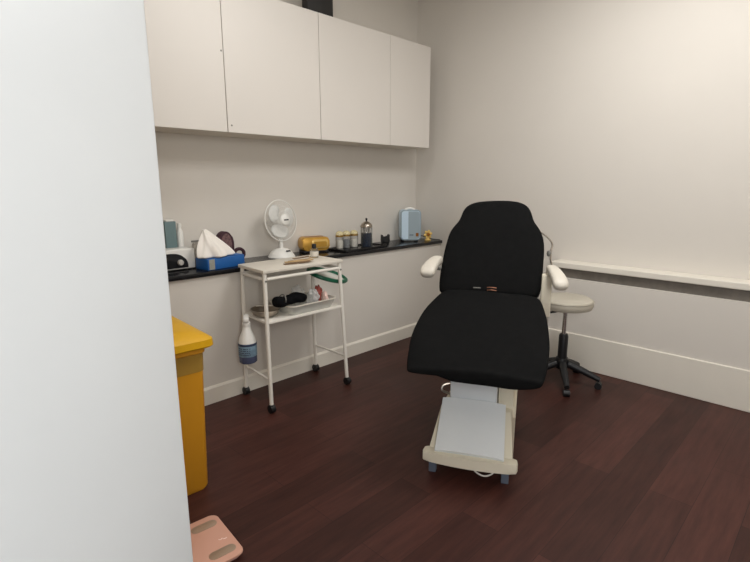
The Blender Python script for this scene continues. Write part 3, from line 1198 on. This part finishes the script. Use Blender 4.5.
def wrinkle(rows, amp, sc, seed):
    out = []
    for row in rows:
        out.append([p + Vector((noise.noise(p * sc + Vector((seed, 0, 0))), noise.noise(p * sc + Vector((0, seed, 0))), noise.noise(p * sc + Vector((0, 0, seed))))) * amp for p in row])
    return out


# backrest: front surface runs from the seam (v .72, z .84) to the top (v 1.12, z 1.36)
tilt = math.atan2(1.36 - 0.80, 1.13 - 0.74)
bt = []
prof = [(-0.02, 0.295, 0.03), (0.0, 0.312, 0.045), (0.06, 0.322, 0.055), (0.16, 0.324, 0.058), (0.26, 0.322, 0.06), (0.34, 0.319, 0.06), (0.40, 0.312, 0.06),
        (0.445, 0.300, 0.06), (0.485, 0.280, 0.06), (0.52, 0.254, 0.058), (0.555, 0.240, 0.056), (0.60, 0.231, 0.055), (0.637, 0.213, 0.052), (0.662, 0.186, 0.046), (0.68, 0.148, 0.036), (0.688, 0.10, 0.022)]
dirv = Vector((0, math.cos(tilt), math.sin(tilt)))
nv = Vector((0, -math.sin(tilt), math.cos(tilt)))
base = Vector((0.018, 0.742, 0.835))
for (s_, hw, ht) in prof:
    c = base + dirv * s_ - nv * 0.055
    bt.append((c.x - 0.012 * max(0, 1 - s_ / 0.4), c.y, c.z, hw, ht, tilt))
bm = new()
loft(bm, wrinkle(pillow_rows(bt), 0.006, 6.0, 4.0))
obj('backrest_cover', bm, M['cloth'], t, sub=1, angle=80)

# seat and leg rest cover
sp = [  # v, top z, half width, u0
    (0.80, 0.815, 0.262, 0.02), (0.74, 0.838, 0.290, 0.02), (0.66, 0.842, 0.308, 0.022), (0.54, 0.822, 0.330, 0.018), (0.42, 0.792, 0.348, 0.012),
    (0.30, 0.755, 0.358, 0.008), (0.18, 0.714, 0.356, 0.008), (0.08, 0.678, 0.348, 0.010), (0.00, 0.648, 0.340, 0.012), (-0.045, 0.618, 0.330, 0.013)]
rows = []
n = 48
for i, (v, z, hw, u0) in enumerate(sp):
    row = []
    fr = i / (len(sp) - 1)
    dp = 0.075 - 0.042 * fr
    for k in range(n):
        a = 2 * PI * k / n
        c, s_ = math.cos(a), math.sin(a)
        x = math.copysign(abs(c) ** 0.55, c) * hw
        y = math.copysign(abs(s_) ** 0.6, s_)
        if y >= 0:
            zz = z - 0.04 + y * 0.04
        else:
            zz = z - 0.04 + y * dp + 0.05 * fr * abs(y) * max(0.0, (-x - 0.16) / 0.17)
            x *= 1 - (0.36 if x < 0 else 0.05) * fr * abs(y) ** 1.3
        row.append(Vector((u0 + x, v, zz)))
    rows.append(row)
last = rows[-1]
zc = sp[-1][1] - 0.04
for (dv_, sc, zs) in ((-0.020, 0.985, 0.97), (-0.032, 0.95, 0.90), (-0.036, 0.70, 0.5)):
    rows.append([Vector((0.013 + (p.x - 0.013) * sc, -0.045 + dv_, zc + (p.z - zc) * zs)) for p in last])
bm = new()
loft(bm, wrinkle(rows, 0.012, 6.5, 2.0))
obj('seat_cover', bm, M['cloth'], t, sub=1, angle=80)
# buckle in the seam
bm = new()
for dz in (0.0, 0.016):
    tube(bm, smooth_path([(0.005, 0.722, 0.846 + dz), (0.03, 0.716, 0.850 + dz), (0.062, 0.722, 0.846 + dz)]), 0.0035, 8)
obj('strap_buckle', bm, M['copper'], t)
bm = new()
tube(bm, [(-0.08, 0.722, 0.857), (-0.035, 0.722, 0.857)], 0.004, 8)
obj('strap', bm, M['grey'], t)

# underside shell and lift column
bm = new()
box(bm, (-0.2, 0.46, 0.50), (0.22, 0.72, 0.62), 0.01)
xf(bm, bm.verts, Matrix.Translation((0, 0.59, 0.56)) @ Matrix.Rotation(math.radians(10), 4, 'X') @ Matrix.Translation((0, -0.59, -0.56)))
obj('seat_frame', bm, M['cream'], t)
bm = new()
box(bm, (-0.140, 0.27, 0.25), (0.118, 0.455, 0.58), 0.006)
obj('lift_column', bm, M['plate'], t)
bm = new()
box(bm, (0.124, 0.33, 0.12), (0.206, 0.66, 0.50), 0.006)
obj('lift_arm', bm, M['cream'], t)
bm = new()
box(bm, (0.205, 0.34, 0.20), (0.222, 0.60, 0.27), 0.003)
obj('side_catch', bm, M['cream'], t)
# base skirt: wedge
side = [(0.0, 0.10), (0.95, 0.10), (0.95, 0.16), (0.70, 0.20), (0.45, 0.24), (0.24, 0.278), (0.0, 0.138)]
MX = Matrix(((0, 0, 1, 0), (1, 0, 0, 0), (0, 1, 0, 0), (0, 0, 0, 1)))
bm = new()
a_ = []
rows = []
for (u_) in (-1, 1):
    row = []
    for (v, z) in side:
        hw = 0.212 - 0.022 * min(1, max(0, v / 0.25)) if z > 0.12 else 0.214
        row.append(Vector((0.008 + u_ * hw, v, z)))
    rows.append(row)
loft(bm, rows)
bmesh.ops.bevel(bm, geom=list(bm.edges), offset=0.006, segments=2, affect='EDGES')
obj('base_body', bm, M['cream'], t)
# sloping white cover plate
bm = new()
cor = [(-0.168, -0.036, 0.150), (0.180, -0.036, 0.150), (0.168, 0.245, 0.318), (-0.176, 0.245, 0.318)]
rows = []
for i in range(7):
    f = i / 6
    row = []
    for j in range(9):
        g = j / 8
        p = Vector(cor[0]).lerp(Vector(cor[1]), g).lerp(Vector(cor[3]).lerp(Vector(cor[2]), g), f)
        p.z += 0.010 * (1 - (2 * g - 1) ** 4) * (1 - 0.3 * f)
        row.append(p)
    rows.append(row)
top = rows
bot = [[p + Vector((0, 0.012, -0.020)) for p in r] for r in rows]
R1 = [[bm.verts.new(p) for p in r] for r in top]
R2 = [[bm.verts.new(p) for p in r] for r in bot]
for A in (R1, R2):
    for i in range(6):
        for j in range(8):
            bm.faces.new((A[i][j], A[i][j + 1], A[i + 1][j + 1], A[i + 1][j]))
bd1 = R1[0] + [R1[i][8] for i in range(1, 7)] + R1[6][-2::-1] + [R1[i][0] for i in range(5, 0, -1)]
bd2 = R2[0] + [R2[i][8] for i in range(1, 7)] + R2[6][-2::-1] + [R2[i][0] for i in range(5, 0, -1)]
for k in range(len(bd1)):
    q = (k + 1) % len(bd1)
    bm.faces.new((bd1[k], bd1[q], bd2[q], bd2[k]))
obj('cover_plate', bm, M['plate'], t)
# front rail: bowed bar
poly = []
for k in range(13):
    f = k / 12 * 2 - 1
    poly.append((0.008 + 0.236 * f, -0.062 + 0.022 * f * f))
poly += [(0.248, -0.02), (0.244, 0.012), (0.225, 0.022), (-0.209, 0.022), (-0.228, 0.012), (-0.232, -0.02)]
bm = new()
prism(bm, poly, 0.086, 0.141, None, 0.010)
obj('front_rail', bm, M['cream'], t)
for (u, v) in ((-0.185, 0.02), (0.188, 0.02), (-0.185, 0.86), (0.188, 0.86)):
    bm = new()
    box(bm, (u - 0.019, v - 0.019, 0.0), (u + 0.019, v + 0.019, 0.102 if v > 0.1 else 0.087), 0.004)
    obj('foot', bm, M['bluefoot'], t)
bm = new()
tube(bm, smooth_path([(0.02, 0.0, 0.085), (0.04, -0.03, 0.066), (0.085, -0.045, 0.055), (0.125, -0.03, 0.064), (0.145, 0.0, 0.085)]), 0.004, 8)
obj('cable_loop', bm, M['white'], t)
bm = new()
tube(bm, smooth_path([(-0.138, 0.30, 0.385), (-0.180, 0.285, 0.375), (-0.186, 0.275, 0.345), (-0.138, 0.285, 0.325)]), 0.007, 8)
obj('bracket', bm, M['steel'], t)


# arm rests
def arm(path, hw, ht, mats, flip):
    """path of (u,v,z) from the back to the front tip."""
    P = smooth_path(path, 5)
    rows = []
    L_ = len(P) - 1
    for i, p in enumerate(P):
        f = i / L_
        tg = (P[min(i + 1, L_)] - P[max(i - 1, 0)]).normalized()
        sd = tg.cross(Vector((0, 0, 1))).normalized()
        up = sd.cross(tg)
        k = (0.35 if i == 0 else 0.75 if i == 1 else 1.0)
        if i >= L_ - 3:
            k = (0.97, 0.88, 0.70, 0.40)[i - (L_ - 3)]
        wv = 0.72 + 0.28 * min(1, f * 1.6)
        row = []
        for q in range(20):
            a = 2 * PI * q / 20
            c, s_ = math.cos(a), math.sin(a)
            row.append(p + sd * (math.copysign(abs(c) ** 0.7, c) * hw * k * wv) + up * (math.copysign(abs(s_) ** 0.7, s_) * ht * k))
        rows.append(row)
    bm = new()
    loft(bm, rows)
    return bm


obj('arm_rest', arm([(-0.325, 0.86, 1.006), (-0.332, 0.76, 1.006), (-0.340, 0.67, 0.994), (-0.346, 0.60, 0.972), (-0.346, 0.565, 0.940)], 0.047, 0.030, None, 1), M['creamv'], t, sub=1)
obj('arm_rest', arm([(0.372, 0.80, 0.988), (0.388, 0.71, 0.986), (0.405, 0.63, 0.972), (0.420, 0.565, 0.948), (0.426, 0.525, 0.918)], 0.043, 0.029, None, 1), M['creamv'], t, sub=1)
bm = new()
tube(bm, [(-0.355, 0.70, 0.985), (-0.30, 0.76, 0.965)], 0.016, 12)
obj('arm_bracket', bm, M['grey'], t)
bm = new()
box(bm, (0.325, 0.72, 0.70), (0.385, 0.775, 0.962), 0.008)
obj('arm_post', bm, M['cream'], t)
bm = new()
tube(bm, smooth_path([(0.22, 1.20, 1.20), (0.31, 1.17, 1.172), (0.365, 1.12, 1.135), (0.388, 1.08, 1.10), (0.379, 1.04, 1.065), (0.378, 0.98, 1.02), (0.384, 0.92, 0.985), (0.36, 0.88, 0.95), (0.28, 0.86, 0.92)]), 0.006, 8)
rod = obj('lever_rod', bm, M['steel'], t)
bm = new()
lathe(bm, [(0, -0.02), (0.012, -0.016), (0.016, 0), (0.012, 0.016), (0, 0.02)], (0.368, 1.02, 1.05), 14)
obj('knob', bm, M['grey'], rod)

# ------------------------------------------------------------------ stool
t = thing('swivel_stool', 'round white padded swivel stool on a black five-star base right of the chair', 'stool', (-1.482, 3.50, 0))
bm = new()
lathe(bm, [(0, 0.588), (0.165, 0.588), (0.182, 0.594), (0.190, 0.610), (0.192, 0.635), (0.186, 0.655), (0.165, 0.668), (0.10, 0.673), (0, 0.674)], seg=44)
st = obj('seat', bm, M['stoolv'], t)
bm = new()
pts = [(0.1915 * math.cos(a), 0.1915 * math.sin(a), 0.648) for a in [2 * PI * k / 44 for k in range(45)]]
tube(bm, pts, 0.003, 6, False)
obj('piping', bm, M['stoolv'], st)
bm = new()
lathe(bm, [(0, 0.565), (0.05, 0.565), (0.09, 0.575), (0.09, 0.5875), (0, 0.5875)], seg=24)
obj('seat_plate', bm, M['blkp'], t)
bm = new()
tube(bm, [(0, 0, 0.575), (-0.06, -0.05, 0.555), (-0.085, -0.07, 0.55)], 0.008, 8)
obj('height_lever', bm, M['blkp'], t)
bm = new()
tube(bm, [(0, 0, 0.37), (0, 0, 0.5645)], 0.0165, 16)
obj('gas_lift', bm, M['chrome'], t)
bm = new()
lathe(bm, [(0, 0.20), (0.034, 0.20), (0.034, 0.37), (0.028, 0.385), (0.0168, 0.386)], seg=20, cap=False)
obj('column', bm, M['blkp'], t)
bm = new()
lathe(bm, [(0, 0.115), (0.042, 0.115), (0.05, 0.13), (0.05, 0.17), (0.042, 0.199), (0, 0.1995)], seg=20)
obj('hub', bm, M['blkp'], t)
for k in range(5):
    a = math.radians(-57 + 72 * k)
    d = Vector((math.cos(a), math.sin(a), 0))
    bm = new()
    tube(bm, [d * 0.046 + Vector((0, 0, 0.155)), d * 0.16 + Vector((0, 0, 0.115)), d * 0.275 + Vector((0, 0, 0.070))], [0.030, 0.026, 0.019], 10)
    lg = obj('leg', bm, M['blkp'], t)
    n_ = Vector((-d.y, d.x, 0))
    bm = new()
    c = d * 0.268 + Vector((0, 0, 0.0255))
    tube(bm, [c - n_ * 0.022, c + n_ * 0.022], 0.025, 16)
    obj('caster', bm, M['blkp'], lg)

# ------------------------------------------------------------------ ceiling lamps (above the frame), the second one added for soft fill
for i, (x, y) in enumerate(((-2.15, 1.55), (-0.8, 2.65))):
    t = thing('ceiling_light', ('round white ceiling light above the trolley', 'added round white ceiling light towards the back wall, giving soft fill')[i], 'ceiling light', (x, y, ZC), 0, 'ceiling lights')
    bm = new()
    lathe(bm, [(0, -0.001), (0.30, -0.001), (0.30, -0.03), (0.28, -0.035), (0, -0.035)], seg=36)
    obj('housing', bm, M['whitep'], t)
    bm = new()
    lathe(bm, [(0.27, -0.036), (0.26, -0.045), (0, -0.05)], seg=36, cap=False)
    obj('diffuser', bm, M['lampw'], t)
